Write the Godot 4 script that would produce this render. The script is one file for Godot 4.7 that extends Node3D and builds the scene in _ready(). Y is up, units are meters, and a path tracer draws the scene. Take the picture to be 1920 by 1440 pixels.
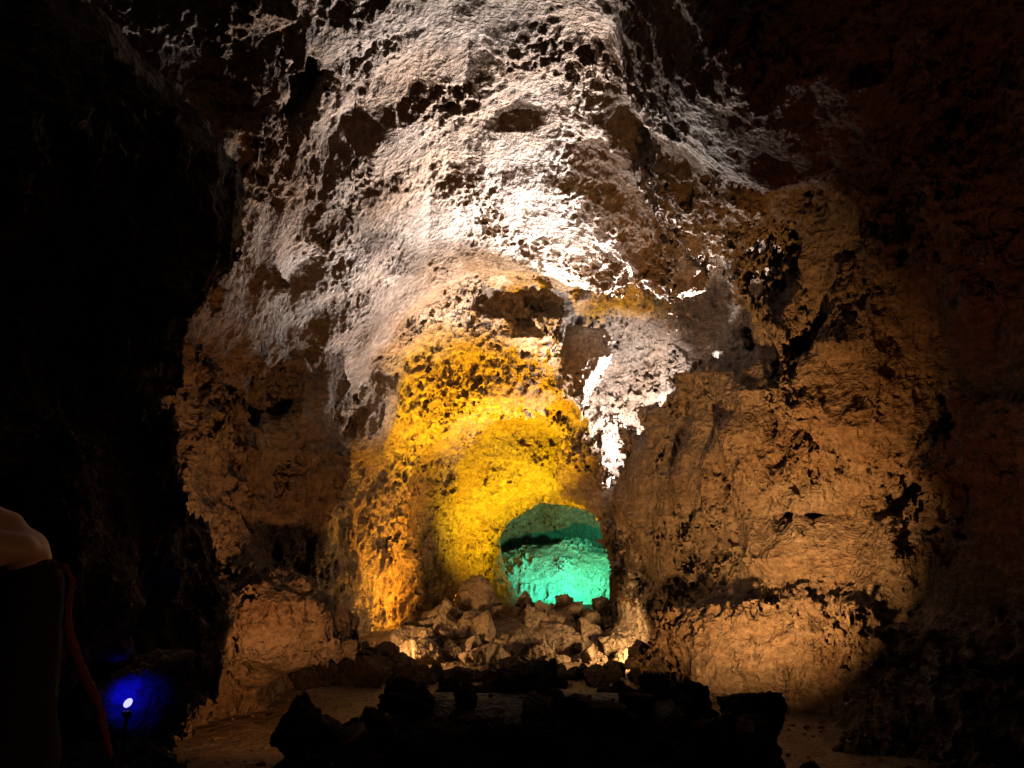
extends Node3D

# ---------------------------------------------------------------- the camera
const EYE := Vector3(0.0, 1.6, 0.0)
const TILT := 0.2094          # 12 degrees up
const CLAY := false
const HALF := 0.4986          # tangent of half the vertical field of view
const PX := 720.0 / HALF

# a point of the cave: where one looks from the eye, and how far ahead (metres along -z) the thing stands
func spot(u: float, v: float, ahead: float) -> Vector3:
	var x := (u - 960.0) / PX
	var y := (720.0 - v) / PX
	var c := cos(TILT)
	var s := sin(TILT)
	var fwd := c - y * s
	return EYE + Vector3(x / fwd, (y * c + s) / fwd, -1.0) * ahead

# ---------------------------------------------------------------- the shape of the cave
# the lava tube: metres ahead, left side, right side, roof
const TUBE := [
	[-9.0, -3.2, 3.2, 4.4], [-4.0, -4.4, 4.4, 5.6], [1.0, -4.6, 4.8, 6.6], [4.0, -4.3, 4.6, 6.9], [6.0, -3.5, 4.1, 6.7], [8.0, -3.0, 3.5, 6.2], [10.0, -2.75, 2.7, 5.6],
	[11.5, -2.55, 1.75, 5.3], [13.0, -2.35, 1.7, 4.8], [15.0, -1.75, 1.9, 3.8], [16.5, -0.75, 2.1, 2.75], [18.0, 0.2, 2.8, 2.3], [20.0, 0.7, 3.4, 2.4], [23.0, 0.7, 3.2, 2.0], [25.0, 1.0, 2.8, 1.2]]
var tube_left := PackedFloat32Array()
var tube_right := PackedFloat32Array()
var tube_roof := PackedFloat32Array()
# lumps of rock (grow > 0) and hollows (grow < 0): centre, radii, softness
var lump_at := PackedVector3Array()
var lump_r := PackedVector3Array()
var lump_k := PackedFloat32Array()
var lump_reach := PackedFloat32Array()
var lump_rock := PackedByteArray()
var lump_part := PackedByteArray()
var swell: FastNoiseLite
var crag: FastNoiseLite
var clinker: FastNoiseLite
var patchy: FastNoiseLite
var spikes: FastNoiseLite
var pits: FastNoiseLite
var stain: FastNoiseLite
var fleck: FastNoiseLite

func noise(sd: int, kind: int, freq: float, fractal: int, octaves: int, gain := 0.5) -> FastNoiseLite:
	var n := FastNoiseLite.new()
	n.seed = sd
	n.noise_type = kind
	n.frequency = freq
	n.fractal_type = fractal
	n.fractal_octaves = octaves
	n.fractal_gain = gain
	return n

func lump(rock: bool, at: Vector3, r: Vector3, k: float, part := 0) -> void:
	lump_at.append(at)
	lump_r.append(r)
	lump_k.append(k)
	lump_reach.append(maxf(r.x, maxf(r.y, r.z)) + k + 0.9)
	lump_rock.append(1 if rock else 0)
	lump_part.append(part)

func smooth_table(col: int) -> PackedFloat32Array:
	var out := PackedFloat32Array()
	var i := 0
	for n in 360:
		var d := -9.0 + n * 0.1
		while i < TUBE.size() - 2 and TUBE[i + 1][0] < d:
			i += 1
		var a: Array = TUBE[maxi(i - 1, 0)]
		var b: Array = TUBE[i]
		var c: Array = TUBE[i + 1]
		var e: Array = TUBE[mini(i + 2, TUBE.size() - 1)]
		var t := clampf((d - b[0]) / (c[0] - b[0]), 0.0, 1.0)
		out.append(cubic_interpolate(b[col], c[col], a[col], e[col], t))
	return out

# distance to the air: negative in the air, positive in the rock (broad shapes only)
func broad(p: Vector3) -> float:
	var d := -p.z
	var f := clampf((d + 9.0) * 10.0, 0.0, 358.0)
	var i := int(f)
	f -= i
	var xl := lerpf(tube_left[i], tube_left[i + 1], f)
	var xr := lerpf(tube_right[i], tube_right[i + 1], f)
	var top := lerpf(tube_roof[i], tube_roof[i + 1], f)
	var w := (xr - xl) * 0.5
	var mid := minf(1.1, top * 0.45)
	var h := top - mid if p.y > mid else 2.4
	var qx := absf(p.x - (xl + xr) * 0.5) / w
	var qy := absf(p.y - mid) / h
	var s := (pow(pow(qx, 2.5) + pow(qy, 2.5), 0.4) - 1.0) * minf(w, h)
	s = maxf(s, maxf(d - 25.5, -8.5 - d))
	for n in lump_at.size():
		var o := p - lump_at[n]
		var reach := lump_reach[n]
		if absf(o.x) > reach or absf(o.y) > reach or absf(o.z) > reach:
			continue
		var q := o / lump_r[n]
		var k0 := q.length()
		var e: float
		if k0 < 0.05:
			e = -minf(lump_r[n].x, minf(lump_r[n].y, lump_r[n].z))
		else:
			e = k0 * (k0 - 1.0) / (q / lump_r[n]).length()
		var k := lump_k[n]
		if lump_rock[n]:
			e = -e
			var m := maxf(k - absf(s - e), 0.0)
			s = maxf(s, e) + m * m / (4.0 * k)
		else:
			var m2 := maxf(k - absf(s - e), 0.0)
			s = minf(s, e) - m2 * m2 / (4.0 * k)
	if absf(s) < 1.5:
		var rough := 1.0 - 0.68 * smoothstep(0.6, 0.78, p.y / top) * smoothstep(1.9, 0.7, absf(p.x + 0.1)) - 0.2 * smoothstep(11.5, 13.0, d) + 0.35 * smoothstep(1.5, 2.2, p.x) * smoothstep(11.0, 9.5, d)
		s += rough * (0.3 * swell.get_noise_3d(p.x, p.y * 0.8, p.z) + 0.26 * crag.get_noise_3d(p.x, p.y * 0.7, p.z))
	return s

const AMP := 0.28
# the fine relief of the rock: added to broad()
func relief(x: float, y: float, z: float) -> float:
	var calm := smoothstep(3.2, 4.2, y) * smoothstep(-11.5, -10.5, z) * (0.5 + 0.5 * smoothstep(-6.6, -8.4, z)) * smoothstep(1.5, 0.9, x)
	var side := smoothstep(0.9, 1.7, x) + 0.5 * smoothstep(-1.8, -2.6, x)
	var far := (1.0 + 0.5 * maxf(1.8 * smoothstep(-11.8, -13.5, z), side)) * clampf(1.0 + 1.5 * patchy.get_noise_3d(x, y, z), 0.35, 1.6)
	return far * lerpf(0.085, 0.02, calm) * clinker.get_noise_3d(x, y * 0.65, z) + far * lerpf(0.036, 0.018, calm) * pits.get_noise_3d(x, y * 0.8, z) + (0.026 * far + 0.015 * side) * spikes.get_noise_3d(x, y * 0.7, z)

# ---------------------------------------------------------------- meshing (surface nets on a grid that gets finer towards the viewer's platform)
var da := 0.0
var de := 0.0
var dr := 0.0
var a0 := 0.0
var e0 := 0.0
var r0 := 0.0
var na := 0
var ne := 0
var nr := 0
var nodes := PackedFloat32Array()
var made := []
var grow_out := 0.0
var hole := Rect2()

func node_column(ia: int) -> void:
	var az := a0 + (ia - 1) * 8 * da
	var sa := sin(az)
	var ca := cos(az)
	var at := ia * (ne + 3) * (nr + 3)
	for ie in ne + 3:
		var el := e0 + (ie - 1) * 8 * de
		var dir := Vector3(sa * cos(el), sin(el), -ca * cos(el))
		for ir in nr + 3:
			nodes[at] = broad(EYE + dir * exp(r0 + (ir - 1) * 8 * dr)) - grow_out
			at += 1

func mesh_column(ba: int) -> void:
	var parts := {}
	var se := nr + 3
	var sa := (ne + 3) * se
	var val := PackedFloat32Array()
	val.resize(1000)
	var dirs := PackedVector3Array()
	dirs.resize(100)
	var rad := PackedFloat32Array()
	rad.resize(10)
	var cell := PackedInt32Array()
	cell.resize(729)
	var pos := PackedVector3Array()
	var nor := PackedVector3Array()
	var col := PackedColorArray()
	var idx := PackedInt32Array()
	for be in ne:
		for pa in 10:
			for pe in 10:
				var az := a0 + (ba * 8 + pa - 1) * da
				var el := e0 + (be * 8 + pe - 1) * de
				dirs[pa * 10 + pe] = Vector3(sin(az) * cos(el), sin(el), -cos(az) * cos(el))
		for br in nr:
			var c := (ba + 1) * sa + (be + 1) * se + br + 1
			var mean := 0.125 * (nodes[c] + nodes[c + 1] + nodes[c + se] + nodes[c + se + 1] + nodes[c + sa] + nodes[c + sa + 1] + nodes[c + sa + se] + nodes[c + sa + se + 1])
			var rc := exp(r0 + (br * 8 + 4) * dr)
			var diag := rc * 4.0 * sqrt(da * da + de * de + dr * dr)
			if absf(mean) > 1.25 * diag + AMP:
				continue
			for k in 10:
				rad[k] = exp(r0 + (br * 8 + k - 1) * dr)
			var lo := 9.0
			var hi := -9.0
			for pa in 10:
				var ga := pa + 7
				var ca := (ba + ga / 8) * sa
				var fa := (ga % 8) * 0.125
				for pe in 10:
					var ge := pe + 7
					var b := ca + (be + ge / 8) * se + br
					var fe := (ge % 8) * 0.125
					var n0 := lerpf(lerpf(nodes[b], nodes[b + sa], fa), lerpf(nodes[b + se], nodes[b + sa + se], fa), fe)
					var n1 := lerpf(lerpf(nodes[b + 1], nodes[b + sa + 1], fa), lerpf(nodes[b + se + 1], nodes[b + sa + se + 1], fa), fe)
					var n2 := lerpf(lerpf(nodes[b + 2], nodes[b + sa + 2], fa), lerpf(nodes[b + se + 2], nodes[b + sa + se + 2], fa), fe)
					var at := (pa * 10 + pe) * 10
					if minf(n1, n2) > AMP or maxf(n1, n2) < -AMP:
						val[at] = lerpf(n0, n1, 0.875)
						for k in 9:
							val[at + 1 + k] = lerpf(n1, n2, k * 0.125)
						val[at] = val[at + 1]
						hi = maxf(hi, n1)
						lo = minf(lo, n1)
						continue
					var dir := dirs[pa * 10 + pe]
					for k in 10:
						var s := lerpf(n0, n1, 0.875) if k == 0 else lerpf(n1, n2, (k - 1) * 0.125)
						if absf(s) < AMP:
							var p := EYE + dir * rad[k]
							s += relief(p.x, p.y, p.z)
						val[at + k] = s
						hi = maxf(hi, s)
						lo = minf(lo, s)
			if lo > 0.0 or hi < 0.0:
				continue
			pos.clear()
			nor.clear()
			col.clear()
			idx.clear()
			for i in 9:
				for j in 9:
					for k in 9:
						var at := (i * 10 + j) * 10 + k
						var v0 := val[at]
						var v1 := val[at + 1]
						var v2 := val[at + 10]
						var v3 := val[at + 11]
						var v4 := val[at + 100]
						var v5 := val[at + 101]
						var v6 := val[at + 110]
						var v7 := val[at + 111]
						var neg := int(v0 < 0.0) + int(v1 < 0.0) + int(v2 < 0.0) + int(v3 < 0.0) + int(v4 < 0.0) + int(v5 < 0.0) + int(v6 < 0.0) + int(v7 < 0.0)
						if neg == 0 or neg == 8:
							cell[(i * 9 + j) * 9 + k] = -1
							continue
						var sx := 0.0
						var sy := 0.0
						var sz := 0.0
						var cnt := 0
						if (v0 < 0.0) != (v1 < 0.0): sz += v0 / (v0 - v1); cnt += 1
						if (v2 < 0.0) != (v3 < 0.0): sz += v2 / (v2 - v3); sy += 1.0; cnt += 1
						if (v4 < 0.0) != (v5 < 0.0): sz += v4 / (v4 - v5); sx += 1.0; cnt += 1
						if (v6 < 0.0) != (v7 < 0.0): sz += v6 / (v6 - v7); sx += 1.0; sy += 1.0; cnt += 1
						if (v0 < 0.0) != (v2 < 0.0): sy += v0 / (v0 - v2); cnt += 1
						if (v1 < 0.0) != (v3 < 0.0): sy += v1 / (v1 - v3); sz += 1.0; cnt += 1
						if (v4 < 0.0) != (v6 < 0.0): sy += v4 / (v4 - v6); sx += 1.0; cnt += 1
						if (v5 < 0.0) != (v7 < 0.0): sy += v5 / (v5 - v7); sx += 1.0; sz += 1.0; cnt += 1
						if (v0 < 0.0) != (v4 < 0.0): sx += v0 / (v0 - v4); cnt += 1
						if (v1 < 0.0) != (v5 < 0.0): sx += v1 / (v1 - v5); sz += 1.0; cnt += 1
						if (v2 < 0.0) != (v6 < 0.0): sx += v2 / (v2 - v6); sy += 1.0; cnt += 1
						if (v3 < 0.0) != (v7 < 0.0): sx += v3 / (v3 - v7); sy += 1.0; sz += 1.0; cnt += 1
						var inv := 1.0 / cnt
						var az := a0 + (ba * 8 + i - 1 + sx * inv) * da
						var el := e0 + (be * 8 + j - 1 + sy * inv) * de
						var r := exp(r0 + (br * 8 + k - 1 + sz * inv) * dr)
						var cel := cos(el)
						var sel := sin(el)
						var caz := cos(az)
						var saz := sin(az)
						var p := EYE + Vector3(saz * cel, sel, -caz * cel) * r
						var gx := (v4 + v5 + v6 + v7 - v0 - v1 - v2 - v3) / (da * maxf(cel, 0.05))
						var gy := (v2 + v3 + v6 + v7 - v0 - v1 - v4 - v5) / de
						var gz := (v1 + v3 + v5 + v7 - v0 - v2 - v4 - v6) / dr
						var n := -(Vector3(caz, 0.0, saz) * gx + Vector3(-saz * sel, cel, caz * sel) * gy + Vector3(saz * cel, sel, -caz * cel) * gz)
						cell[(i * 9 + j) * 9 + k] = pos.size()
						pos.append(p)
						nor.append(n.normalized())
						col.append(rock_colour(p))
			# faces
			for i in range(1, 9):
				for j in range(1, 9):
					for k in range(1, 9):
						var at := (i * 10 + j) * 10 + k
						var cc := (i * 9 + j) * 9 + k
						var inside := val[at] < 0.0
						if k < 9 and (val[at + 1] < 0.0) != inside:
							quad(idx, cell[cc - 90], cell[cc - 81], cell[cc], cell[cc - 9], not inside)
						if (val[at + 10] < 0.0) != inside:
							quad(idx, cell[cc - 82], cell[cc - 1], cell[cc], cell[cc - 81], not inside)
						if (val[at + 100] < 0.0) != inside:
							quad(idx, cell[cc - 10], cell[cc - 9], cell[cc], cell[cc - 1], not inside)
			if idx.is_empty():
				continue
			# which piece of the cave each face belongs to
			var maps := {}
			for q in range(0, idx.size(), 3):
				var name := piece_of(pos[idx[q]], nor[idx[q]]) if grow_out == 0.0 else rear_piece(pos[idx[q]])
				if name == "":
					continue
				if not parts.has(name):
					parts[name] = [PackedVector3Array(), PackedVector3Array(), PackedColorArray(), PackedInt32Array()]
				if not maps.has(name):
					var m := PackedInt32Array()
					m.resize(pos.size())
					m.fill(-1)
					maps[name] = m
				var out: Array = parts[name]
				var map: PackedInt32Array = maps[name]
				for t in 3:
					var v := idx[q + t]
					if map[v] < 0:
						map[v] = out[0].size()
						out[0].append(pos[v])
						out[1].append(nor[v])
						out[2].append(col[v])
					out[3].append(map[v])
				maps[name] = map
	made[ba] = parts

func quad(idx: PackedInt32Array, a: int, b: int, c: int, d: int, flip: bool) -> void:
	if a < 0 or b < 0 or c < 0 or d < 0:
		return
	if not flip:
		idx.append_array([a, b, c, a, c, d])
	else:
		idx.append_array([a, c, b, a, d, c])

func rock_colour(p: Vector3) -> Color:
	var a := stain.get_noise_3d(p.x, p.y, p.z)
	var b := fleck.get_noise_3d(p.x, p.y * 2.0, p.z)
	var c := Color(0.135, 0.116, 0.098).lerp(Color(0.115, 0.082, 0.056), clampf(a * 1.2 + 0.35, 0.0, 1.0))
	return c * (1.0 + 0.45 * b)

func piece_of(p: Vector3, n: Vector3) -> String:
	var d := -p.z
	if d > 18.0:
		return "far_chamber_wall"
	var f := clampi(int((d + 9.0) * 10.0), 0, 358)
	var mid := (tube_left[f] + tube_right[f]) * 0.5
	if p.y > 0.62 * tube_roof[f] and n.y < -0.1 and absf(p.x - mid) < 0.6 * (tube_right[f] - mid) + 0.3:
		return "cave_ceiling"
	return "left_cave_wall" if p.x < mid else "right_cave_wall"

func rear_piece(p: Vector3) -> String:
	var o := p - EYE
	var el := asin(o.y / o.length())
	if absf(atan2(o.x, -o.z)) < 0.74 and el > -0.29 and el < 0.67:
		return ""
	return "rear_cave_wall"

func carve(az: Vector2, el: Vector2, rr: Vector2, step: Vector3, out: float) -> Dictionary:
	grow_out = out
	da = step.x
	de = step.y
	dr = step.z
	a0 = az.x
	e0 = el.x
	r0 = log(rr.x)
	na = ceili((az.y - az.x) / (8 * da))
	ne = ceili((el.y - el.x) / (8 * de))
	nr = ceili((log(rr.y) - r0) / (8 * dr))
	nodes = PackedFloat32Array()
	nodes.resize((na + 3) * (ne + 3) * (nr + 3))
	var g := WorkerThreadPool.add_group_task(node_column, na + 3)
	WorkerThreadPool.wait_for_group_task_completion(g)
	made = []
	made.resize(na)
	g = WorkerThreadPool.add_group_task(mesh_column, na)
	WorkerThreadPool.wait_for_group_task_completion(g)
	var all := {}
	for parts in made:
		for name in parts:
			if not all.has(name):
				all[name] = [PackedVector3Array(), PackedVector3Array(), PackedColorArray(), PackedInt32Array()]
			var o: Array = all[name]
			var first: int = o[0].size()
			o[0].append_array(parts[name][0])
			o[1].append_array(parts[name][1])
			o[2].append_array(parts[name][2])
			var ix: PackedInt32Array = parts[name][3]
			for q in ix.size():
				ix[q] += first
			o[3].append_array(ix)
	made = []
	nodes = PackedFloat32Array()
	return all

func mesh_from(o: Array) -> ArrayMesh:
	var arr := []
	arr.resize(Mesh.ARRAY_MAX)
	arr[Mesh.ARRAY_VERTEX] = o[0]
	arr[Mesh.ARRAY_NORMAL] = o[1]
	arr[Mesh.ARRAY_COLOR] = o[2]
	arr[Mesh.ARRAY_INDEX] = o[3]
	var m := ArrayMesh.new()
	m.add_surface_from_arrays(Mesh.PRIMITIVE_TRIANGLES, arr)
	return m

# ---------------------------------------------------------------- naming
func tag(o: Node3D, label: String, category: String, group := "", kind := "") -> void:
	o.set_meta("label", label)
	o.set_meta("category", category)
	if group: o.set_meta("group", group)
	if kind: o.set_meta("kind", kind)

func mesh_node(called: String, m: Mesh, mat: Material, parent: Node) -> MeshInstance3D:
	var o := MeshInstance3D.new()
	o.name = called
	o.mesh = m
	o.material_override = mat
	parent.add_child(o, true)
	return o

# ---------------------------------------------------------------- materials
var rock: StandardMaterial3D
func make_materials() -> void:
	var h := NoiseTexture2D.new()
	h.width = 1024
	h.height = 1024
	h.seamless = true
	h.noise = noise(77, FastNoiseLite.TYPE_SIMPLEX_SMOOTH, 0.012, FastNoiseLite.FRACTAL_RIDGED, 6, 0.6)
	var a := NoiseTexture2D.new()
	a.width = 1024
	a.height = 1024
	a.seamless = true
	a.noise = noise(78, FastNoiseLite.TYPE_SIMPLEX_SMOOTH, 0.02, FastNoiseLite.FRACTAL_FBM, 6, 0.65)
	var ramp := Gradient.new()
	ramp.colors = PackedColorArray([Color(0.62, 0.58, 0.55), Color(0.86, 0.84, 0.82), Color(1, 1, 1)])
	ramp.offsets = PackedFloat32Array([0.15, 0.5, 0.85])
	a.color_ramp = ramp
	rock = StandardMaterial3D.new()
	rock.vertex_color_use_as_albedo = true
	rock.albedo_texture = a
	rock.roughness = 1.0
	rock.metallic_specular = 0.2
	rock.heightmap_enabled = true
	rock.heightmap_texture = h
	rock.heightmap_scale = 5.0
	rock.uv1_triplanar = true
	rock.uv1_world_triplanar = true
	rock.uv1_scale = Vector3(0.6, 0.6, 0.6)

# ---------------------------------------------------------------- lamps
func floodlight(label: String, at: Vector3, to: Vector3, colour: Color, energy: float, angle: float, soft := 0.5, flap := 0.0) -> void:
	var t := Node3D.new()
	t.name = "floodlight"
	add_child(t, true)
	t.look_at_from_position(at, to, Vector3.UP)
	tag(t, label, "floodlight", "floodlights set among the rocks")
	var metal := StandardMaterial3D.new()
	metal.albedo_color = Color(0.12, 0.12, 0.12)
	metal.roughness = 0.5
	var box := BoxMesh.new()
	box.size = Vector3(0.16, 0.12, 0.08)
	var hs := mesh_node("housing", box, metal, t)
	hs.position = Vector3(0, 0, 0.05)
	if flap > 0.0:
		var flap_mesh := BoxMesh.new()
		flap_mesh.size = Vector3(0.6, 0.004, 0.4)
		mesh_node("added_flap", flap_mesh, metal, t).position = Vector3(0, -flap - 0.004, -0.185)  # unseen plate added to keep the beam off the near left rock
	var lens := CylinderMesh.new()
	lens.top_radius = 0.05
	lens.bottom_radius = 0.05
	lens.height = 0.01
	var glow := StandardMaterial3D.new()
	glow.albedo_color = Color(0.3, 0.3, 0.3)
	glow.emission_enabled = true
	glow.emission = colour
	glow.emission_energy_multiplier = 2.0
	var ln := mesh_node("lamp_lens", lens, glow, t)
	ln.rotation.x = PI / 2
	ln.position.z = 0.004
	var l := SpotLight3D.new()
	l.name = "lamp_light"
	l.light_color = colour
	l.light_energy = energy
	l.light_size = 0.07
	l.spot_angle = angle
	l.spot_angle_attenuation = soft
	l.spot_range = 40.0
	l.spot_attenuation = 2.0
	l.shadow_enabled = true
	t.add_child(l)
	l.position.z = -0.03

func _ready() -> void:
	var t0 := Time.get_ticks_msec()
	# ---- camera
	var cam := Camera3D.new()
	cam.name = "camera"
	cam.fov = rad_to_deg(2.0 * atan(HALF))
	cam.near = 0.05
	cam.far = 200.0
	add_child(cam)
	cam.position = EYE
	cam.rotation.x = TILT
	cam.current = true
	# ---- sky (a night sky: the cave is closed) and exposure
	var env := Environment.new()
	env.background_mode = Environment.BG_SKY
	var sky := Sky.new()
	var sm := ProceduralSkyMaterial.new()
	sm.sky_top_color = Color(0.01, 0.012, 0.02)
	sm.sky_horizon_color = Color(0.02, 0.02, 0.025)
	sm.ground_bottom_color = Color(0.01, 0.01, 0.01)
	sm.ground_horizon_color = Color(0.02, 0.02, 0.02)
	sky.sky_material = sm
	env.sky = sky
	env.background_energy_multiplier = 0.05
	env.tonemap_mode = Environment.TONE_MAPPER_LINEAR
	env.tonemap_exposure = 1.0
	env.sdfgi_enabled = true
	env.ssao_enabled = true
	env.ssil_enabled = true
	var we := WorldEnvironment.new()
	we.name = "world"
	we.environment = env
	add_child(we)
	# ---- lamps
	var clay := CLAY
	if clay:
		var l := OmniLight3D.new()
		l.name = "test"
		l.light_energy = 110.0
		l.position = EYE + Vector3(-0.5, 1.0, 0)
		l.light_size = 0.5
		add_child(l)
	else:
		floodlight("white floodlight on the ledge behind the right buttress, aimed along the vault", spot(1235, 860, 12.4), spot(1130, -20, 6.0), Color(1.0, 0.97, 0.98), 930.0, 43.0, 1.0, 0.10)
		floodlight("white floodlight on the ledge behind the buttress, aimed at the hollow on the right", Vector3(2.35, 3.3, -12.35), spot(1430, 470, 9.2), Color(1.0, 0.97, 0.97), 140.0, 52.0, 0.8)
		floodlight("white floodlight behind the buttress, aimed at the right haunch of the arch", Vector3(2.15, 3.25, -11.95), Vector3(2.0, 4.0, -13.5), Color(1.0, 0.97, 0.98), 40.0, 56.0, 0.5)
		floodlight("white floodlight behind the buttress, aimed at the grey rib across the passage", spot(1210, 930, 12.8), spot(790, 490, 10.7), Color(1.0, 0.97, 0.98), 150.0, 36.0, 1.0)
		floodlight("white floodlight behind the rubble heap, aimed up at the roof above the passage mouth", spot(985, 1128, 13.3), spot(880, 410, 9.1), Color(1.0, 0.97, 0.97), 320.0, 33.0, 1.0)
		floodlight("yellow floodlight behind the rubble heap, aimed up at the roof", spot(930, 1130, 13.3), spot(915, 720, 13.1), Color(1.0, 0.74, 0.04), 260.0, 42.0, 1.0)
		floodlight("yellow floodlight behind the rubble heap, aimed at the back of the passage", spot(975, 1135, 14.2), spot(1010, 900, 16.2), Color(1.0, 0.8, 0.05), 130.0, 60.0, 1.0)
		floodlight("orange floodlight behind the left end of the rubble heap", spot(845, 1160, 13.6), spot(680, 1000, 12.4), Color(1.0, 0.66, 0.16), 65.0, 80.0, 0.8)
		floodlight("green floodlight low in the far chamber", Vector3(1.35, 0.42, -18.6), spot(1075, 990, 21.8), Color(0.2, 1.0, 0.84), 34.0, 75.0, 0.4)
		floodlight("green floodlight on the right of the far chamber, behind the buttress", Vector3(2.8, 1.75, -18.3), Vector3(0.9, 1.5, -21.5), Color(0.3, 1.0, 0.78), 48.0, 75.0, 0.6)
		floodlight("amber floodlight behind the near boulders, aimed at the right wall", spot(1400, 1322, 6.4), spot(1330, 800, 9.8), Color(1.0, 0.72, 0.42), 46.0, 54.0, 1.0)
		floodlight("amber floodlight at the left end of the near boulders, aimed at the left wall", spot(570, 1345, 5.7), spot(450, 860, 9.0), Color(1.0, 0.68, 0.4), 9.0, 62.0, 1.0)
		floodlight("orange floodlight behind the dark rocks, aimed across the floor at the rubble heap", spot(690, 1220, 10.7), spot(960, 1170, 12.4), Color(1.0, 0.74, 0.44), 11.0, 80.0, 0.6)
		floodlight("amber floodlight behind the dark rocks at the foot of the right buttress", spot(1195, 1215, 10.6), spot(980, 1170, 12.2), Color(1.0, 0.78, 0.5), 7.5, 80.0, 0.6)
		floodlight("dim reddish floodlight at the foot of the right wall beside the viewer", Vector3(2.9, 0.25, -3.9), spot(1850, 560, 5.2), Color(1.0, 0.56, 0.32), 2.2, 55.0, 1.0)
		floodlight("small amber lamp added on the right behind the viewer to light the raised hand", Vector3(2.6, 1.1, 0.4), spot(90, 1130, 1.1), Color(1.0, 0.72, 0.5), 0.5, 12.0, 1.0)  # unseen helper lamp, added to brighten the hand and strap
	# ---- the cave
	make_materials()
	swell = noise(3, FastNoiseLite.TYPE_SIMPLEX_SMOOTH, 0.32, FastNoiseLite.FRACTAL_FBM, 2)
	crag = noise(11, FastNoiseLite.TYPE_SIMPLEX_SMOOTH, 0.85, FastNoiseLite.FRACTAL_RIDGED, 2)
	clinker = noise(21, FastNoiseLite.TYPE_SIMPLEX_SMOOTH, 3.6, FastNoiseLite.FRACTAL_RIDGED, 4, 0.55)
	grit = noise(61, FastNoiseLite.TYPE_SIMPLEX_SMOOTH, 18.0, FastNoiseLite.FRACTAL_FBM, 2)
	patchy = noise(81, FastNoiseLite.TYPE_SIMPLEX_SMOOTH, 0.9, FastNoiseLite.FRACTAL_NONE, 1)
	spikes = noise(71, FastNoiseLite.TYPE_SIMPLEX_SMOOTH, 12.0, FastNoiseLite.FRACTAL_RIDGED, 3, 0.6)
	pits = noise(31, FastNoiseLite.TYPE_CELLULAR, 7.5, FastNoiseLite.FRACTAL_FBM, 2)
	stain = noise(41, FastNoiseLite.TYPE_SIMPLEX_SMOOTH, 0.5, FastNoiseLite.FRACTAL_FBM, 3)
	fleck = noise(51, FastNoiseLite.TYPE_SIMPLEX_SMOOTH, 4.0, FastNoiseLite.FRACTAL_FBM, 3)
	tube_left = smooth_table(1)
	tube_right = smooth_table(2)
	tube_roof = smooth_table(3)
	shape_cave()
	print("tables ", Time.get_ticks_msec() - t0)
	var all := carve(Vector2(-0.78, 0.78), Vector2(-0.32, 0.72), Vector2(2.2, 27.0), Vector3(0.0032, 0.0032, 0.0042), 0.0)
	for name in all:
		var o := mesh_node(name, mesh_from(all[name]), rock, self)
		tag(o, "rough lava rock of the " + name.replace("_", " "), "cave rock", "", "structure")
		print(name, " ", all[name][3].size() / 3)
	print("cave ", Time.get_ticks_msec() - t0)
	# the cave goes on behind the viewer
	all = carve(Vector2(-PI, PI), Vector2(-0.6, 1.5), Vector2(1.6, 30.0), Vector3(0.03, 0.03, 0.03), 0.07)
	for name in all:
		var o := mesh_node(name, mesh_from(all[name]), rock, self)
		tag(o, "dark lava rock of the cave around and behind the viewer", "cave rock", "", "structure")
		print(name, " ", all[name][3].size() / 3)
	# ---- the floor
	make_floor()
	loose_rock()
	gravel()
	marker_light()
	person()
	strap()
	print("all ", Time.get_ticks_msec() - t0)

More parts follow.
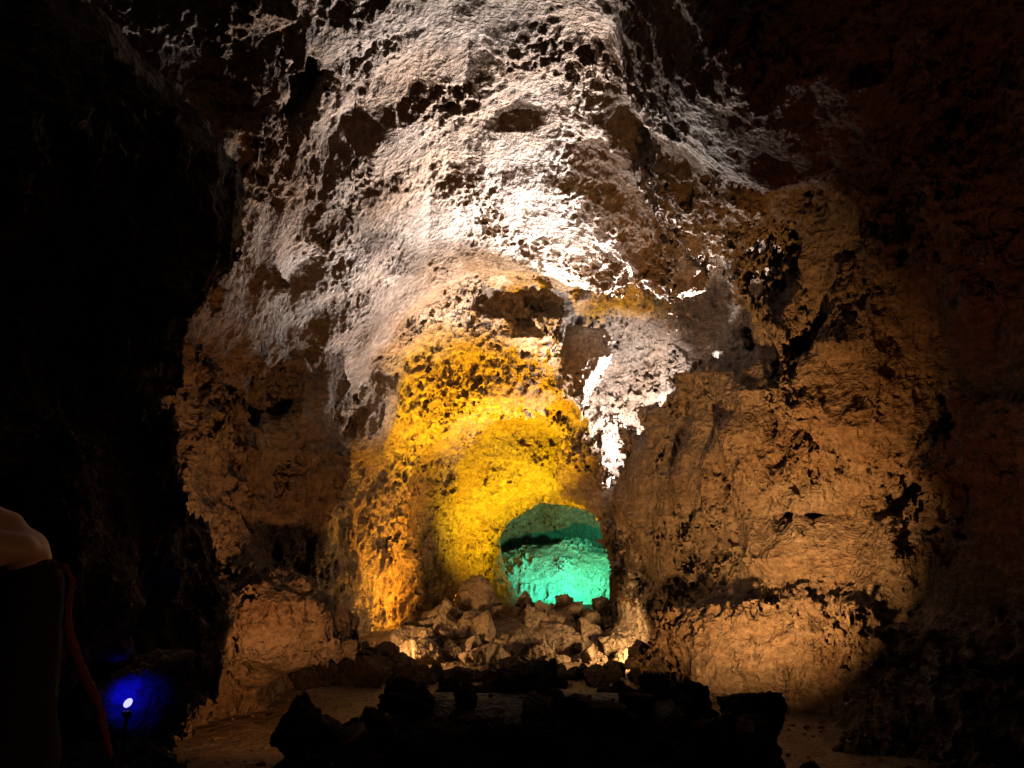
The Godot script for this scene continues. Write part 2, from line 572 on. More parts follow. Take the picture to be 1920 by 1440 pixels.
func shape_cave() -> void:
	# hollow behind the right buttress, where the white lamps stand, and the wide hollow above it
	lump(false, spot(1260, 1000, 13.1), Vector3(1.5, 1.7, 1.0), 0.4)
	lump(false, spot(1190, 660, 11.6), Vector3(1.35, 1.3, 1.7), 0.4)
	lump(false, spot(1350, 520, 10.2), Vector3(1.2, 1.2, 2.2), 0.4)
	lump(false, spot(1520, 380, 8.8), Vector3(1.3, 0.9, 1.4), 0.4)
	# far chamber and the mound of broken rock in it
	lump(false, Vector3(1.6, 1.45, -21.0), Vector3(3.1, 2.3, 3.3), 0.4)
	lump(false, spot(1055, 1050, 17.4), Vector3(1.7, 1.4, 2.3), 0.3)
	lump(false, Vector3(1.2, 0.9, -18.8), Vector3(1.3, 0.9, 1.0), 0.2)
	lump(true, spot(1050, 1150, 21.4), Vector3(2.4, 1.75, 1.5), 0.2)
	# right haunch of the passage arch
	lump(true, spot(1170, 760, 14.3), Vector3(1.0, 1.2, 0.85), 0.25)
	# right: hanging masses
	lump(true, spot(1420, 40, 6.2), Vector3(1.2, 1.3, 1.3), 0.3)
	lump(true, spot(1345, 300, 7.6), Vector3(0.75, 0.55, 0.6), 0.25)
	lump(true, spot(1210, 290, 8.6), Vector3(0.35, 0.4, 0.4), 0.2)
	lump(true, spot(1260, 470, 10.2), Vector3(0.7, 0.7, 0.5), 0.25)
	lump(true, spot(1400, 450, 8.6), Vector3(0.4, 0.55, 0.35), 0.2)
	lump(true, spot(1560, 420, 8.0), Vector3(0.4, 0.4, 0.35), 0.2)
	lump(true, spot(1095, 690, 11.6), Vector3(0.34, 0.62, 0.5), 0.2)
	# right: the wall in front of the hollow, stepping down to the buttress
	lump(true, spot(1640, 640, 7.8), Vector3(0.9, 1.2, 0.8), 0.4)
	lump(true, spot(1500, 790, 9.0), Vector3(0.8, 1.1, 0.7), 0.3)
	lump(true, spot(1390, 900, 10.2), Vector3(0.7, 1.0, 0.6), 0.3)
	lump(true, spot(1245, 970, 11.4), Vector3(0.72, 1.1, 0.55), 0.3)
	# folds and hollows in the right wall
	for q in [[1240, 1010, 10.8, 0.2, 0.8], [1340, 1000, 9.9, 0.24, 0.7], [1450, 1000, 9.1, 0.22, 0.6], [1400, 760, 9.4, 0.2, 0.5], [1540, 640, 8.3, 0.22, 0.6], [1620, 800, 7.8, 0.25, 0.5]]:
		lump(true, spot(q[0], q[1], q[2]), Vector3(q[3], q[4], 0.3), 0.18)
	for q in [[1290, 1030, 10.3, 0.18, 0.4], [1395, 1030, 9.5, 0.2, 0.35], [1360, 880, 9.8, 0.22, 0.3], [1470, 900, 9.0, 0.22, 0.28], [1560, 730, 8.3, 0.18, 0.3], [1420, 660, 9.3, 0.2, 0.3]]:
		lump(false, spot(q[0], q[1], q[2]), Vector3(q[3], q[4], 0.4), 0.12)
	# dark undercut and bulge in the right wall, and holes
	lump(false, spot(1500, 970, 8.5), Vector3(0.5, 0.28, 0.6), 0.15)
	lump(false, spot(1600, 920, 7.6), Vector3(1.0, 0.36, 0.6), 0.25)
	lump(false, spot(1330, 1010, 9.9), Vector3(0.35, 0.4, 0.4), 0.15)
	lump(false, spot(1510, 635, 7.8), Vector3(0.16, 0.26, 0.5), 0.08)
	lump(false, spot(1490, 790, 8.4), Vector3(0.1, 0.16, 0.4), 0.06)
	# right ledge along the foot of the wall
	lump(true, spot(1680, 1190, 9.0), Vector3(2.5, 0.36, 0.75), 0.25)
	# left: near bulge that stays dark
	lump(true, spot(40, 430, 4.2), Vector3(0.95, 0.9, 1.2), 0.5)
	lump(true, spot(-150, 900, 4.2), Vector3(1.0, 1.1, 1.2), 0.5)
	lump(true, spot(100, 1170, 5.4), Vector3(1.0, 0.85, 0.75), 0.3)
	# left: wall in front of the bend, with its lip and the deep slot behind it
	lump(true, spot(500, 880, 9.4), Vector3(0.85, 1.5, 0.5), 0.3)
	lump(false, spot(600, 870, 10.2), Vector3(0.25, 0.8, 0.9), 0.12)
	lump(true, spot(470, 1170, 8.4), Vector3(1.0, 0.3, 1.0), 0.25)
	lump(false, spot(430, 930, 8.4), Vector3(0.4, 0.4, 0.4), 0.15)
	for q in [[395, 780, 8.4, 0.22, 0.7], [470, 850, 9.0, 0.2, 0.7], [585, 850, 9.3, 0.16, 0.75], [420, 620, 8.2, 0.22, 0.6], [510, 640, 8.9, 0.2, 0.6]]:
		lump(true, spot(q[0], q[1], q[2]), Vector3(q[3], q[4], 0.28), 0.16)
	for q in [[430, 800, 8.7, 0.12, 0.5], [530, 830, 9.3, 0.14, 0.5], [465, 620, 8.6, 0.12, 0.4]]:
		lump(false, spot(q[0], q[1], q[2]), Vector3(q[3], q[4], 0.35), 0.1)
	# grooves between the vault and the left wall
	lump(false, spot(590, 90, 7.0), Vector3(0.22, 0.5, 0.8), 0.1)
	lump(false, spot(500, 130, 6.6), Vector3(0.28, 0.4, 0.7), 0.1)
	lump(false, spot(630, 380, 9.2), Vector3(0.24, 0.5, 0.7), 0.1)
	lump(false, spot(590, 490, 9.2), Vector3(0.28, 0.3, 0.6), 0.1)
	lump(false, spot(660, 150, 7.6), Vector3(0.15, 0.2, 0.3), 0.06)
	lump(false, spot(835, 150, 7.6), Vector3(0.14, 0.2, 0.16), 0.06)
	# step in the roof of the inner passage and the niche in its wall
	lump(true, spot(960, 740, 13.8), Vector3(1.2, 0.3, 0.4), 0.35)
	lump(false, spot(975, 840, 14.9), Vector3(1.1, 0.6, 0.75), 0.25)
	lump(false, spot(870, 1060, 15.6), Vector3(0.5, 0.7, 0.6), 0.15)
	# inner left wall: grey rib with a ledge above the passage
	lump(true, spot(690, 760, 11.8), Vector3(0.4, 1.1, 0.7), 0.25)
	lump(true, spot(715, 420, 9.8), Vector3(0.16, 0.3, 0.4), 0.1)
	# smooth out the roof above the mouth of the passage
	lump(false, spot(985, 555, 11.6), Vector3(0.9, 0.35, 1.0), 0.2)
	# room round the lamps
	lump(false, spot(1180, 735, 11.2), Vector3(0.75, 0.5, 1.4), 0.2)
	lump(false, spot(1400, 430, 9.4), Vector3(0.9, 0.7, 1.2), 0.2)
	lump(false, spot(1190, 790, 11.6), Vector3(0.7, 0.45, 0.9), 0.15)
	lump(false, spot(1225, 715, 10.9), Vector3(0.85, 0.5, 1.5), 0.15)
	lump(false, spot(1290, 680, 10.4), Vector3(0.75, 0.6, 1.2), 0.2)
	lump(true, spot(1190, 1090, 11.75), Vector3(0.28, 0.28, 0.3), 0.15)
	for q in [[1250, 275, 8.2], [1180, 300, 8.4], [1325, 365, 8.6], [1370, 430, 8.7], [1420, 495, 8.8], [1465, 540, 9.0], [1520, 455, 8.2], [1585, 385, 7.8]]:
		lump(true, spot(q[0], q[1], q[2]), Vector3(0.22, 0.3, 0.22), 0.15)
	lump(false, spot(1225, 830, 12.6), Vector3(0.6, 0.7, 0.55), 0.2)
	lump(false, spot(1200, 740, 12.0), Vector3(0.7, 0.5, 1.3), 0.2)
	lump(false, Vector3(2.2, 3.3, -12.45), Vector3(1.0, 1.0, 0.85), 0.15)
	lump(false, Vector3(2.1, 2.4, -12.7), Vector3(0.7, 0.7, 0.6), 0.15)
	# the shoulder of the buttress steps down to the passage; the haunch shows behind it
	lump(false, Vector3(1.2, 3.1, -11.2), Vector3(0.6, 0.7, 1.2), 0.15)
	lump(false, Vector3(2.1, 3.75, -11.1), Vector3(0.9, 0.4, 1.1), 0.15)
	lump(true, Vector3(1.78, 3.3, -14.0), Vector3(0.95, 1.05, 0.6), 0.12)
	# the heap of rubble at the mouth of the passage
	lump(true, RUBBLE, RUBBLE_R, 0.2)

# ---------------------------------------------------------------- floor and loose rock
const RUBBLE := Vector3(0.05, 0.0, -12.6)
const RUBBLE_R := Vector3(1.7, 0.42, 1.1)
var grit: FastNoiseLite

func floor_height(x: float, z: float) -> float:
	var d := -z
	var y := 0.3 * smoothstep(10.5, 13.5, d) + 0.03 * swell.get_noise_2d(x * 2.0, z * 2.0)
	y += near_heap(x, d)
	return y + 0.02 * clinker.get_noise_3d(x, 0.0, z) * smoothstep(0.2, 2.5, absf(x) + 0.3 * clampf(d - 8.0, 0.0, 4.0)) + 0.006 * grit.get_noise_2d(x, z)

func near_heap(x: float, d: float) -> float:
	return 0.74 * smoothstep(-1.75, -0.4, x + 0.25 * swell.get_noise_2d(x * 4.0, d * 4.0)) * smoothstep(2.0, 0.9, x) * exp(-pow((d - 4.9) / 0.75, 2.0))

func heap_height(x: float, z: float) -> float:
	var q := Vector2((x - RUBBLE.x) / RUBBLE_R.x, (z - RUBBLE.z) / RUBBLE_R.z).length_squared()
	return maxf(floor_height(x, z), sqrt(1.0 - q) * RUBBLE_R.y if q < 1.0 else 0.0)

func make_floor() -> void:
	var nx := 210
	var nz := 460
	var v := PackedVector3Array()
	var n := PackedVector3Array()
	var c := PackedColorArray()
	var ix := PackedInt32Array()
	for i in nz + 1:
		var t := float(i) / nz
		var z := 9.0 - 9.0 * t - 26.5 * t * t
		for j in nx + 1:
			var x := (float(j) / nx - 0.5) * 11.0
			v.append(Vector3(x, floor_height(x, z), z))
			var e := 0.02
			n.append(Vector3(floor_height(x - e, z) - floor_height(x + e, z), 2 * e, floor_height(x, z - e) - floor_height(x, z + e)).normalized())
			c.append(Color(0.13, 0.10, 0.07).lerp(Color(0.014, 0.013, 0.012), smoothstep(0.05, 0.2, near_heap(x, -z))) * (1.0 + 0.3 * fleck.get_noise_2d(x, z)))  # shade round the near heap is painted dark into the floor colour
			if i < nz and j < nx:
				var a := i * (nx + 1) + j
				ix.append_array([a, a + nx + 1, a + nx + 2, a, a + nx + 2, a + 1])
	var damp: StandardMaterial3D = rock.duplicate()
	damp.roughness = 0.5
	damp.heightmap_scale = 2.0
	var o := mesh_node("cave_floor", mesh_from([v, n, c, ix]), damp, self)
	tag(o, "trodden earth floor of the cave, dim ochre", "floor", "", "structure")

var stones: Array[ArrayMesh] = []
func make_stone(sd: int, seg := 22) -> ArrayMesh:
	var rng := RandomNumberGenerator.new()
	rng.seed = sd
	var sn := noise(sd, FastNoiseLite.TYPE_SIMPLEX_SMOOTH, 1.6, FastNoiseLite.FRACTAL_RIDGED, 4)
	var cuts := []
	for k in 15:
		var d := Vector3(rng.randf_range(-1, 1), rng.randf_range(-1, 1), rng.randf_range(-1, 1)).normalized()
		cuts.append([d, rng.randf_range(0.45, 0.9)])
	var v := PackedVector3Array()
	var ix := PackedInt32Array()
	var c := PackedColorArray()
	# a sphere made of the six faces of a box
	var axes := [[Vector3.RIGHT, Vector3.UP, Vector3.BACK], [Vector3.LEFT, Vector3.UP, Vector3.FORWARD], [Vector3.UP, Vector3.BACK, Vector3.RIGHT], [Vector3.DOWN, Vector3.BACK, Vector3.LEFT], [Vector3.BACK, Vector3.RIGHT, Vector3.UP], [Vector3.FORWARD, Vector3.RIGHT, Vector3.DOWN]]
	var st := SurfaceTool.new()
	st.begin(Mesh.PRIMITIVE_TRIANGLES)
	st.set_smooth_group(1)
	for f in axes:
		for i in seg + 1:
			for j in seg + 1:
				var p: Vector3 = f[2] + f[0] * (2.0 * i / seg - 1.0) + f[1] * (2.0 * j / seg - 1.0)
				p = p.normalized()
				var r := 1.15
				for cut in cuts:
					var dd: float = p.dot(cut[0])
					if dd > 0.05:
						r = minf(r, cut[1] / dd)
				p *= r * (1.0 + 0.15 * sn.get_noise_3dv(p * r) + 0.08 * clinker.get_noise_3dv(p * r * 2.0))
				v.append(p)
		var b := v.size() - (seg + 1) * (seg + 1)
		for i in seg:
			for j in seg:
				var a := b + i * (seg + 1) + j
				ix.append_array([a, a + 1, a + seg + 2, a, a + seg + 2, a + seg + 1])
	for p in ix:
		var k := 1.0 + 0.25 * fleck.get_noise_3dv(v[p])
		st.set_color(Color(0.14, 0.115, 0.09) * k)
		st.add_vertex(v[p])
	st.generate_normals()
	st.index()
	return st.commit()

var stone_rng := RandomNumberGenerator.new()
func boulder(called: String, at: Vector3, size: Vector3, label: String, group: String, category := "boulder", mat: Material = null) -> void:
	var o := mesh_node(called, stones[stone_rng.randi() % stones.size()], mat if mat else rock, self)
	o.position = at
	o.rotation = Vector3(stone_rng.randf() * TAU, stone_rng.randf() * TAU, stone_rng.randf() * TAU)
	o.scale = size
	tag(o, label, category, group)

func loose_rock() -> void:
	stone_rng.seed = 5
	for k in 9:
		stones.append(make_stone(100 + k))
	# the large blocks of the heap
	for b in [
		[905, 1128, 12.9, 0.42, "large rounded block crowning the rubble heap beside the green opening"],
		[845, 1150, 12.7, 0.26, "dark block at the upper left end of the rubble heap"],
		[880, 1178, 12.2, 0.36, "upright block on the left face of the rubble heap"],
		[950, 1165, 12.5, 0.40, "broad tilted block in the middle of the rubble heap"],
		[1000, 1190, 12.0, 0.42, "big slab-sided block facing out from the middle of the rubble heap"],
		[1055, 1165, 12.5, 0.26, "pointed block near the right shoulder of the rubble heap"],
		[1075, 1150, 12.9, 0.24, "pale block on the right shoulder of the rubble heap under the green opening"],
		[1130, 1140, 13.2, 0.26, "brightly lit block beside the foot of the right buttress"],
		[1105, 1165, 12.6, 0.22, "pale block wedged between the heap and the right buttress"],
		[990, 1148, 13.0, 0.30, "block behind the crest of the heap, just under the green opening"],
		[1062, 1136, 13.2, 0.2, "block on the crest of the heap, right under the middle of the green opening"],
		[930, 1215, 11.6, 0.26, "block low on the front of the rubble heap, under the upright block"],
		[835, 1195, 12.0, 0.22, "small block at the left foot of the rubble heap"],
		[1050, 1215, 11.6, 0.26, "block low on the front of the heap, right of the slab-sided one"]]:
		var r: float = b[3]
		boulder("boulder", spot(b[0], b[1], b[2]), Vector3(r * stone_rng.randf_range(0.85, 1.15), r * stone_rng.randf_range(0.75, 1.0), r * stone_rng.randf_range(0.8, 1.1)), b[4], "rocks of the rubble heap")
	# smaller rocks all over the heap and down its front
	for k in 240:
		var x := stone_rng.randf_range(-1.75, 2.3)
		var z := -stone_rng.randf_range(11.1, 13.2)
		var r := 0.07 + 0.2 * pow(stone_rng.randf(), 2.0)
		boulder("rock", Vector3(x, heap_height(x, z) + 0.35 * r, z), Vector3(r, r * 0.8, r) * stone_rng.randf_range(0.8, 1.2), "%s broken rock lying %s, %s the lit rubble heap" % [["tiny", "small", "stout"][clampi(int((r - 0.07) / 0.05), 0, 2)], ["at the foot", "halfway up", "behind the crest"][clampi(int((-z - 11.1) / 0.7), 0, 2)], ["at the far left of", "on the left side of", "in the middle of", "on the right side of", "at the far right of"][clampi(int((x + 1.75) / 0.81), 0, 4)]], "small rocks of the rubble heap", "rock")
	# dark rocks along the edge of the path, in front of the heap
	var shade_dark: StandardMaterial3D = rock.duplicate()
	shade_dark.albedo_color = Color(0.3, 0.29, 0.28).linear_to_srgb()  # rock colour darkened to stand in for the shade on these stones
	for k in 64:
		var x := stone_rng.randf_range(-2.6, 2.6)
		var z := -stone_rng.randf_range(9.6, 10.3)
		var r := stone_rng.randf_range(0.08, 0.17)
		if x < -1.05:
			r *= 1.7
		boulder("dark_rock", Vector3(x, floor_height(x, z) + 0.5 * r, z), Vector3(r * 1.2, r, r), "shade-painted dark %s rock at the %s of the row between path and lit heap" % ["small" if r < 0.13 else "large", ["left end", "left half", "middle", "right half", "right end"][clampi(int((x + 2.6) / 1.04), 0, 4)]], "dark rocks behind the path", "rock", shade_dark)
	boulder("dark_rock", spot(1200, 1226, 10.25), Vector3(0.2, 0.17, 0.17), "shade-painted dark rock at the foot of the right buttress, beside the lit heap", "dark rocks behind the path", "rock", shade_dark)
	# near rocks, darkened with the same painted shade
	for k in 220:
		var x := stone_rng.randf_range(-1.6, 3.3)
		var z := -stone_rng.randf_range(4.0, 5.7)
		var r := stone_rng.randf_range(0.06, 0.17)
		var y := floor_height(x, z) + stone_rng.randf_range(-0.1, 0.45) * r
		boulder("dark_boulder", Vector3(x, y, z), Vector3(r * 1.15, r, r), "%s shade-painted boulder %s of the dark heap nearest the viewer" % [["small", "stout", "large"][clampi(int((r - 0.06) / 0.037), 0, 2)], ["at the left end", "on the left slope", "at the top", "on the right slope", "at the right end"][clampi(int((x + 1.6) / 0.98), 0, 4)]], "near dark boulders", "boulder", shade_dark)
	for q in [[565, 1372, 5.2, 0.2], [610, 1385, 5.0, 0.16], [1405, 1340, 6.0, 0.24]]:
		boulder("dark_boulder", spot(q[0], q[1], q[2]), Vector3.ONE * q[3], "shade-painted boulder standing alone on the path %s" % ("below the right wall" if q[0] > 1000 else ("left of the near heap" if q[0] < 600 else "against the left end of the near heap")), "lone dark boulders on the path", "boulder", shade_dark)
	# pale stones on the path at the right
	var pale := rock.duplicate()
	pale.albedo_color = Color(1.5, 1.5, 1.5)
	for k in 14:
		var u := stone_rng.randf_range(1560, 1700) if k < 10 else stone_rng.randf_range(1790, 1850)
		var p := spot(u, 1312 + stone_rng.randf_range(-6, 6), 1.0) - EYE
		var t := -1.58 / p.y
		p = EYE + p * t
		p.y = floor_height(p.x, p.z) + 0.015
		boulder("pale_stone", p, Vector3(0.05, 0.025, 0.03) * stone_rng.randf_range(0.6, 1.4), "small pale stone on the path at the foot of the right wall", "pale stones on the path", "stone", pale)

# ---------------------------------------------------------------- the blue marker light
func marker_light() -> void:
	var face := spot(240, 1318, 4.3)
	var t := Node3D.new()
	t.name = "marker_light"
	add_child(t, true)
	t.position = Vector3(face.x, floor_height(face.x, face.z), face.z)
	t.rotation.y = atan2(-face.x, -face.z)
	tag(t, "small glowing blue lamp on a thin dark stake before a boulder at the left", "lamp")
	var dark := StandardMaterial3D.new()
	dark.albedo_color = Color(0.1, 0.1, 0.11)
	dark.roughness = 0.6
	var h := face.y - t.position.y
	var post := CylinderMesh.new()
	post.top_radius = 0.009
	post.bottom_radius = 0.011
	post.height = h - 0.06
	mesh_node("post", post, dark, t).position = Vector3(0, (h - 0.06) / 2, 0)
	var cup := CylinderMesh.new()
	cup.top_radius = 0.026
	cup.bottom_radius = 0.02
	cup.height = 0.03
	var co := mesh_node("housing", cup, dark, t)
	co.position = Vector3(0, h - 0.055, 0.0)
	var rock_behind := face + Vector3(face.x, 0.0, face.z).normalized() * 0.40  # boulders added here to catch the beam as a soft halo
	boulder("dark_boulder", Vector3(rock_behind.x - 0.02, face.y - 0.06, rock_behind.z), Vector3(0.36, 0.34, 0.34), "dark boulder added behind the small blue lamp to carry its halo", "boulder behind the blue lamp")
	boulder("dark_boulder", Vector3(rock_behind.x - 0.02, 0.28, rock_behind.z - 0.05), Vector3(0.5, 0.5, 0.45), "dark boulder added under the one that carries the blue halo", "boulder under the blue lamp")
	var glow := StandardMaterial3D.new()
	glow.albedo_color = Color(0.2, 0.2, 0.3)
	glow.emission_enabled = true
	glow.emission = Color(0.62, 0.6, 1.0)
	glow.emission_energy_multiplier = 2.2
	var bulb := SphereMesh.new()
	bulb.radius = 0.018
	bulb.height = 0.05
	var bo := mesh_node("lamp_bulb", bulb, glow, t)
	bo.position = Vector3(0, h, 0.0)
	bo.rotation.z = -0.7
	var l := SpotLight3D.new()  # aims backward at the added boulder to make the halo
	l.name = "blue_light"
	l.light_color = Color(0.02, 0.03, 1.0)
	l.light_energy = 0.16
	l.light_size = 0.02
	l.spot_angle = 50.0
	l.spot_angle_attenuation = 1.0
	l.spot_range = 20.0
	l.spot_attenuation = 2.0
	l.shadow_enabled = true
	t.add_child(l)
	l.position = Vector3(0, h + 0.01, -0.03)

# ---------------------------------------------------------------- the person at the left edge
func flesh(bones: Array, cell: float, blend: float) -> ArrayMesh:
	var lo := Vector3(1e9, 1e9, 1e9)
	var hi := -lo
	for b in bones:
		for e in 2:
			var r: Vector3 = Vector3.ONE * (b[2 + e] + blend + 2.0 * cell)
			lo = lo.min(b[e] - r)
			hi = hi.max(b[e] + r)
	var n := Vector3i(((hi - lo) / cell).ceil()) + Vector3i.ONE
	var val := PackedFloat32Array()
	val.resize(n.x * n.y * n.z)
	val.fill(0.2)
	for b in bones:
		var pad: Vector3 = Vector3.ONE * (maxf(b[2], b[3]) + blend + cell)
		var from := Vector3i(((b[0].min(b[1]) - pad - lo) / cell).floor())
		var to := Vector3i(((b[0].max(b[1]) + pad - lo) / cell).ceil())
		var pa: Vector3 = b[0]
		var ba: Vector3 = b[1] - b[0]
		var bb := maxf(ba.length_squared(), 1e-9)
		var r0_: float = b[2]
		var r1_: float = b[3]
		for i in range(maxi(from.x, 0), mini(to.x, n.x)):
			for j in range(maxi(from.y, 0), mini(to.y, n.y)):
				var at := (i * n.y + j) * n.z
				for k in range(maxi(from.z, 0), mini(to.z, n.z)):
					var p := lo + Vector3(i, j, k) * cell - pa
					var h := clampf(p.dot(ba) / bb, 0.0, 1.0)
					var d := (p - ba * h).length() - lerpf(r0_, r1_, h)
					var m := maxf(blend - absf(val[at + k] - d), 0.0)
					val[at + k] = minf(val[at + k], d) - m * m / (4.0 * blend)
	var pos := PackedVector3Array()
	var nor := PackedVector3Array()
	var ix := PackedInt32Array()
	var cells := {}
	var sx := n.y * n.z
	var sy := n.z
	var corner := [0, 1, sy, sy + 1, sx, sx + 1, sx + sy, sx + sy + 1]
	var edges := [[0, 1], [2, 3], [4, 5], [6, 7], [0, 2], [1, 3], [4, 6], [5, 7], [0, 4], [1, 5], [2, 6], [3, 7]]
	for i in n.x - 1:
		for j in n.y - 1:
			for k in n.z - 1:
				var at := i * sx + j * sy + k
				var first := val[at] < 0.0
				var mixed := false
				for c in corner:
					if (val[at + c] < 0.0) != first:
						mixed = true
						break
				if not mixed:
					continue
				var q := Vector3.ZERO
				var cnt := 0
				for e in edges:
					var u: float = val[at + corner[e[0]]]
					var w: float = val[at + corner[e[1]]]
					if (u < 0.0) != (w < 0.0):
						var f := u / (u - w)
						var c0 := Vector3(e[0] >> 2, (e[0] >> 1) & 1, e[0] & 1)
						var c1 := Vector3(e[1] >> 2, (e[1] >> 1) & 1, e[1] & 1)
						q += c0.lerp(c1, f)
						cnt += 1
				cells[at] = pos.size()
				pos.append(lo + (Vector3(i, j, k) + q / cnt) * cell)
				var g := Vector3(val[at + sx] - val[at] + val[at + sx + sy + 1] - val[at + sy + 1], val[at + sy] - val[at] + val[at + sx + sy + 1] - val[at + sx + 1], val[at + 1] - val[at] + val[at + sx + sy + 1] - val[at + sx + sy])
				nor.append(g.normalized())
	for at in cells:
		for axis in 3:
			var step: int = [sx, sy, 1][axis]
			var u: int = [sy, 1, sx][axis]
			var w: int = [1, sx, sy][axis]
			var inside := val[at] < 0.0
			if (val[at + step] < 0.0) == inside or not cells.has(at - u) or not cells.has(at - w) or not cells.has(at - u - w):
				continue
			var a: int = cells[at - u - w]
			var b: int = cells[at - w]
			var c: int = cells[at]
			var d: int = cells[at - u]
			if inside:
				ix.append_array([a, c, b, a, d, c])
			else:
				ix.append_array([a, b, c, a, c, d])
	var arr := []
	arr.resize(Mesh.ARRAY_MAX)
	arr[Mesh.ARRAY_VERTEX] = pos
	arr[Mesh.ARRAY_NORMAL] = nor
	arr[Mesh.ARRAY_INDEX] = ix
	var m := ArrayMesh.new()
	m.add_surface_from_arrays(Mesh.PRIMITIVE_TRIANGLES, arr)
	return m

func cloth(colour: Color) -> StandardMaterial3D:
	var m := StandardMaterial3D.new()
	m.albedo_color = colour.linear_to_srgb()
	m.roughness = 0.9
	m.heightmap_enabled = true
	m.heightmap_texture = rock.heightmap_texture
	m.heightmap_scale = 0.4
	m.uv1_triplanar = true
	m.uv1_scale = Vector3(3, 3, 3)
	return m

func person() -> void:
	var elbow := spot(20, 1430, 1.16)
	var wrist := spot(66, 1080, 1.10)
	var sho := spot(-150, 1150, 1.28)
	var c := Vector3(sho.x - 0.19, 0.0, sho.z - 0.02)        # middle of the body
	var t := Node3D.new()
	t.name = "person"
	add_child(t, true)
	t.position = Vector3(c.x, 0.0, c.z)
	tag(t, "person in a dark jacket at the left edge with one hand raised", "person")
	var o := t.position
	var y := sho.y
	var skin := StandardMaterial3D.new()
	skin.albedo_color = Color(0.5, 0.31, 0.22).linear_to_srgb()
	skin.roughness = 0.55
	skin.subsurf_scatter_enabled = true
	skin.subsurf_scatter_strength = 0.15
	var V := func(x: float, yy: float, z: float) -> Vector3: return Vector3(x, yy, z)
	var e := elbow - o
	var w := wrist - o
	var s := sho - o
	var ls := Vector3(-0.19, y, 0.0)
	var le := Vector3(-0.30, y - 0.30, 0.02)
	var lw := Vector3(-0.27, y - 0.55, -0.10)
	var body := [
		[V.call(0, y - 0.52, 0), V.call(0, y - 0.25, 0), 0.125, 0.12], [V.call(0, y - 0.25, 0), V.call(0, y - 0.08, 0), 0.12, 0.10], [V.call(0, y - 0.04, 0), V.call(0, y + 0.11, -0.02), 0.06, 0.055],
		[V.call(0, y + 0.19, -0.02), V.call(0, y + 0.22, 0.0), 0.078, 0.085], [V.call(0, y + 0.12, -0.05), V.call(0, y + 0.15, -0.06), 0.05, 0.055], [V.call(0, y + 0.15, -0.112), V.call(0, y + 0.18, -0.105), 0.014, 0.01],
		[V.call(0.082, y + 0.17, 0.0), V.call(0.085, y + 0.2, 0.01), 0.013, 0.015], [V.call(-0.082, y + 0.17, 0.0), V.call(-0.085, y + 0.2, 0.01), 0.013, 0.015],
		[s, e, 0.05, 0.04], [e, w, 0.04, 0.027], [ls, le, 0.05, 0.04], [le, lw, 0.04, 0.027], [V.call(-0.1, y - 0.05, 0), ls, 0.07, 0.05], [V.call(0.1, y - 0.05, 0), s, 0.07, 0.05],
		[V.call(0.09, y - 0.55, 0), V.call(0.1, 0.5, -0.02), 0.085, 0.055], [V.call(0.1, 0.5, -0.02), V.call(0.1, 0.09, 0.03), 0.055, 0.035], [V.call(-0.09, y - 0.55, 0), V.call(-0.1, 0.5, -0.02), 0.085, 0.055], [V.call(-0.1, 0.5, -0.02), V.call(-0.1, 0.09, 0.03), 0.055, 0.035]]
	var bo := mesh_node("body", flesh(body, 0.014, 0.03), skin, t)
	# the raised hand: palm, thumb and four fingers curled towards the left
	var P := func(u: float, v: float, ahead: float) -> Vector3: return spot(u - 18.0, v, ahead) - o
	var hand := [
		[w, P.call(62, 1035, 1.10), 0.026, 0.03], [P.call(62, 1035, 1.10), P.call(10, 1010, 1.08), 0.027, 0.026], [P.call(58, 1030, 1.07), P.call(8, 1025, 1.05), 0.02, 0.022],
		# thumb: from the side of the palm near its base, up and over
		[P.call(58, 1035, 1.09), P.call(32, 985, 1.09), 0.021, 0.017], [P.call(32, 985, 1.09), P.call(2, 968, 1.07), 0.017, 0.013], [P.call(2, 968, 1.07), P.call(-24, 975, 1.04), 0.013, 0.01]]
	for f in 4:
		var v := 1000.0 + 17.0 * f
		var long: float = [0.95, 1.05, 1.0, 0.8][f]
		var k0: Vector3 = P.call(4, v, 1.085 - 0.012 * f)
		var k1: Vector3 = k0 + Vector3(-0.040, 0.008, -0.012) * long
		var k2: Vector3 = k1 + Vector3(-0.012, -0.004, 0.026) * long
		var k3: Vector3 = k2 + Vector3(0.014, -0.002, 0.014) * long
		hand.append_array([[k0, k1, 0.0105, 0.0095], [k1, k2, 0.0095, 0.0088], [k2, k3, 0.0088, 0.008]])
	mesh_node("hand", flesh(hand, 0.004, 0.012), skin, t)
	var lhand := [[lw, lw + Vector3(0.01, -0.09, -0.03), 0.027, 0.03]]
	for f in 4:
		var k0 := lw + Vector3(0.012, -0.09, -0.055 + 0.02 * f)
		lhand.append_array([[k0, k0 + Vector3(0.006, -0.045, -0.004), 0.0098, 0.009], [k0 + Vector3(0.006, -0.045, -0.004), k0 + Vector3(0.022, -0.07, 0.0), 0.009, 0.008]])
	lhand.append_array([[lw + Vector3(0.01, -0.02, -0.04), lw + Vector3(0.02, -0.08, -0.07), 0.013, 0.009]])
	mesh_node("hand", flesh(lhand, 0.005, 0.01), skin, t)
	var near_wrist := e.lerp(w, 0.97)
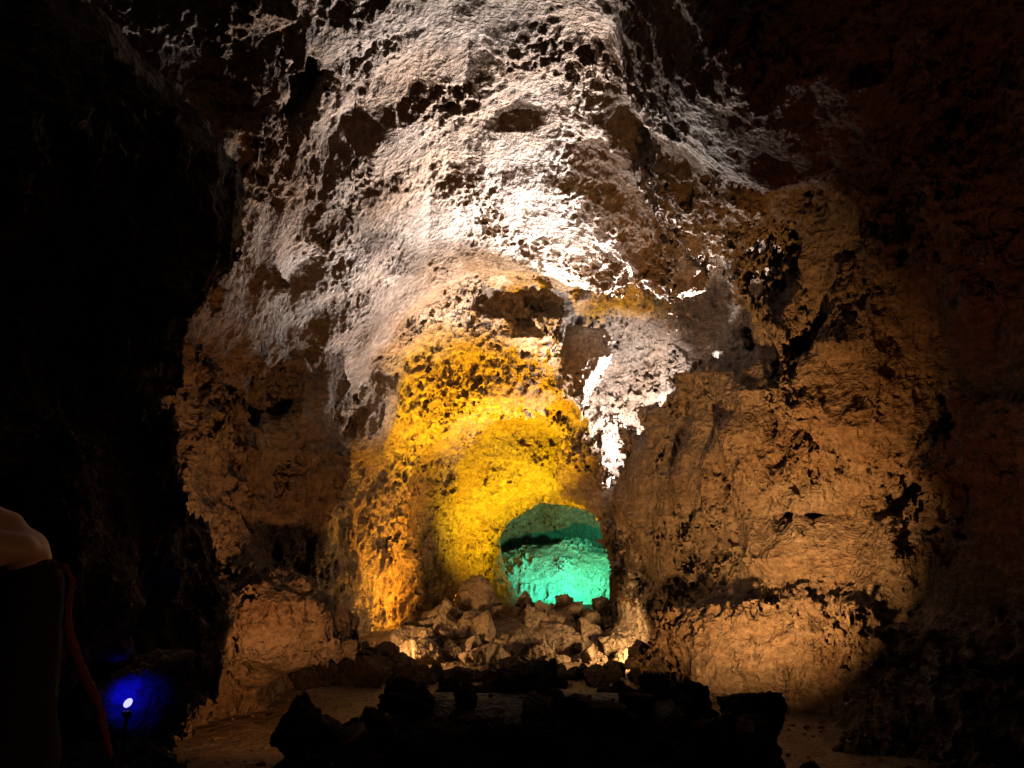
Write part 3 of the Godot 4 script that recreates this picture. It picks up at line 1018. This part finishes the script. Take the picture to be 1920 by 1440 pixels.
	var jacket := [[V.call(0, y - 0.55, 0), V.call(0, y - 0.25, 0), 0.15, 0.15], [V.call(0, y - 0.25, 0), V.call(0, y - 0.08, 0), 0.15, 0.12], [V.call(0, y - 0.02, 0.01), V.call(0, y + 0.05, 0.0), 0.075, 0.07], [V.call(-0.1, y - 0.05, 0), ls, 0.085, 0.07], [V.call(0.1, y - 0.05, 0), s, 0.085, 0.07], [s, e, 0.066, 0.056], [e, near_wrist, 0.054, 0.038], [ls, le, 0.066, 0.056], [le, lw, 0.054, 0.036],
		[V.call(-0.07, y - 0.56, 0), V.call(0.07, y - 0.56, 0), 0.13, 0.13]]
	mesh_node("jacket", flesh(jacket, 0.014, 0.03), cloth(Color(0.012, 0.006, 0.006)), t)
	var trousers := [[V.call(-0.07, y - 0.6, 0), V.call(0.07, y - 0.6, 0), 0.12, 0.12], [V.call(0.09, y - 0.6, 0), V.call(0.1, 0.5, -0.02), 0.1, 0.07], [V.call(0.1, 0.5, -0.02), V.call(0.1, 0.1, 0.03), 0.07, 0.058], [V.call(-0.09, y - 0.6, 0), V.call(-0.1, 0.5, -0.02), 0.1, 0.07], [V.call(-0.1, 0.5, -0.02), V.call(-0.1, 0.1, 0.03), 0.07, 0.058]]
	mesh_node("trousers", flesh(trousers, 0.016, 0.03), cloth(Color(0.02, 0.02, 0.026)), t)
	for k in [-0.1, 0.1]:
		mesh_node("shoe", flesh([[V.call(k, 0.045, 0.05), V.call(k * 1.1, 0.04, -0.14), 0.045, 0.04], [V.call(k, 0.06, 0.03), V.call(k, 0.11, 0.03), 0.045, 0.045]], 0.012, 0.02), cloth(Color(0.03, 0.03, 0.03)), t)
	mesh_node("hair", flesh([[V.call(0, y + 0.2, 0.03), V.call(0, y + 0.24, 0.0), 0.085, 0.088], [V.call(0, y + 0.15, 0.05), V.call(0, y + 0.22, 0.04), 0.06, 0.08]], 0.01, 0.02), cloth(Color(0.02, 0.014, 0.01)), t)
	var white := StandardMaterial3D.new()
	white.albedo_color = Color(0.3, 0.26, 0.24)
	for k in [-0.03, 0.03]:
		var em := SphereMesh.new()
		em.radius = 0.011
		em.height = 0.022
		mesh_node("eye", em, white, t).position = Vector3(k, y + 0.185, -0.088)

# a reddish strap that hangs from the raised hand
func strap() -> void:
	var line := [[122, 1062, 1.10], [136, 1090, 1.10], [128, 1125, 1.10], [125, 1170, 1.11], [136, 1215, 1.11], [155, 1262, 1.12], [176, 1305, 1.12], [190, 1345, 1.12], [198, 1385, 1.12], [207, 1415, 1.12]]
	var bones := []
	for k in line.size() - 1:
		var w := [0.004, 0.004, 0.005, 0.006, 0.007, 0.007, 0.0065, 0.006, 0.005, 0.004]
		bones.append([spot(line[k][0], line[k][1], line[k][2]), spot(line[k + 1][0], line[k + 1][1], line[k + 1][2]), w[k], w[k + 1]])
	bones.insert(0, [spot(70, 1050, 1.10), spot(122, 1062, 1.10), 0.004, 0.004])
	var o := mesh_node("strap", flesh(bones, 0.0025, 0.004), cloth(Color(0.16, 0.03, 0.025)), self)
	tag(o, "thin dark red strap dangling from the raised hand at the left edge", "strap")

func gravel() -> void:
	var m := make_stone(300, 5)
	var rng := RandomNumberGenerator.new()
	rng.seed = 9
	var mm := MultiMesh.new()
	mm.transform_format = MultiMesh.TRANSFORM_3D
	mm.mesh = m
	mm.instance_count = 5000
	for k in mm.instance_count:
		var x := rng.randf_range(-4.2, 4.2)
		var d := rng.randf_range(3.0, 13.0)
		var r := 0.008 + 0.03 * pow(rng.randf(), 5.0)
		if fleck.get_noise_2d(x * 0.4, d * 0.4) < -0.05:
			r *= 0.6
		var b := Basis.from_euler(Vector3(rng.randf() * TAU, rng.randf() * TAU, rng.randf() * TAU)).scaled(Vector3(r, r * 0.7, r))
		mm.set_instance_transform(k, Transform3D(b, Vector3(x, floor_height(x, -d) + 0.2 * r, -d)))
	var o := MultiMeshInstance3D.new()
	o.name = "gravel"
	o.multimesh = mm
	o.material_override = rock
	add_child(o)
	tag(o, "fine gravel and grit strewn over the cave floor", "gravel", "", "stuff")
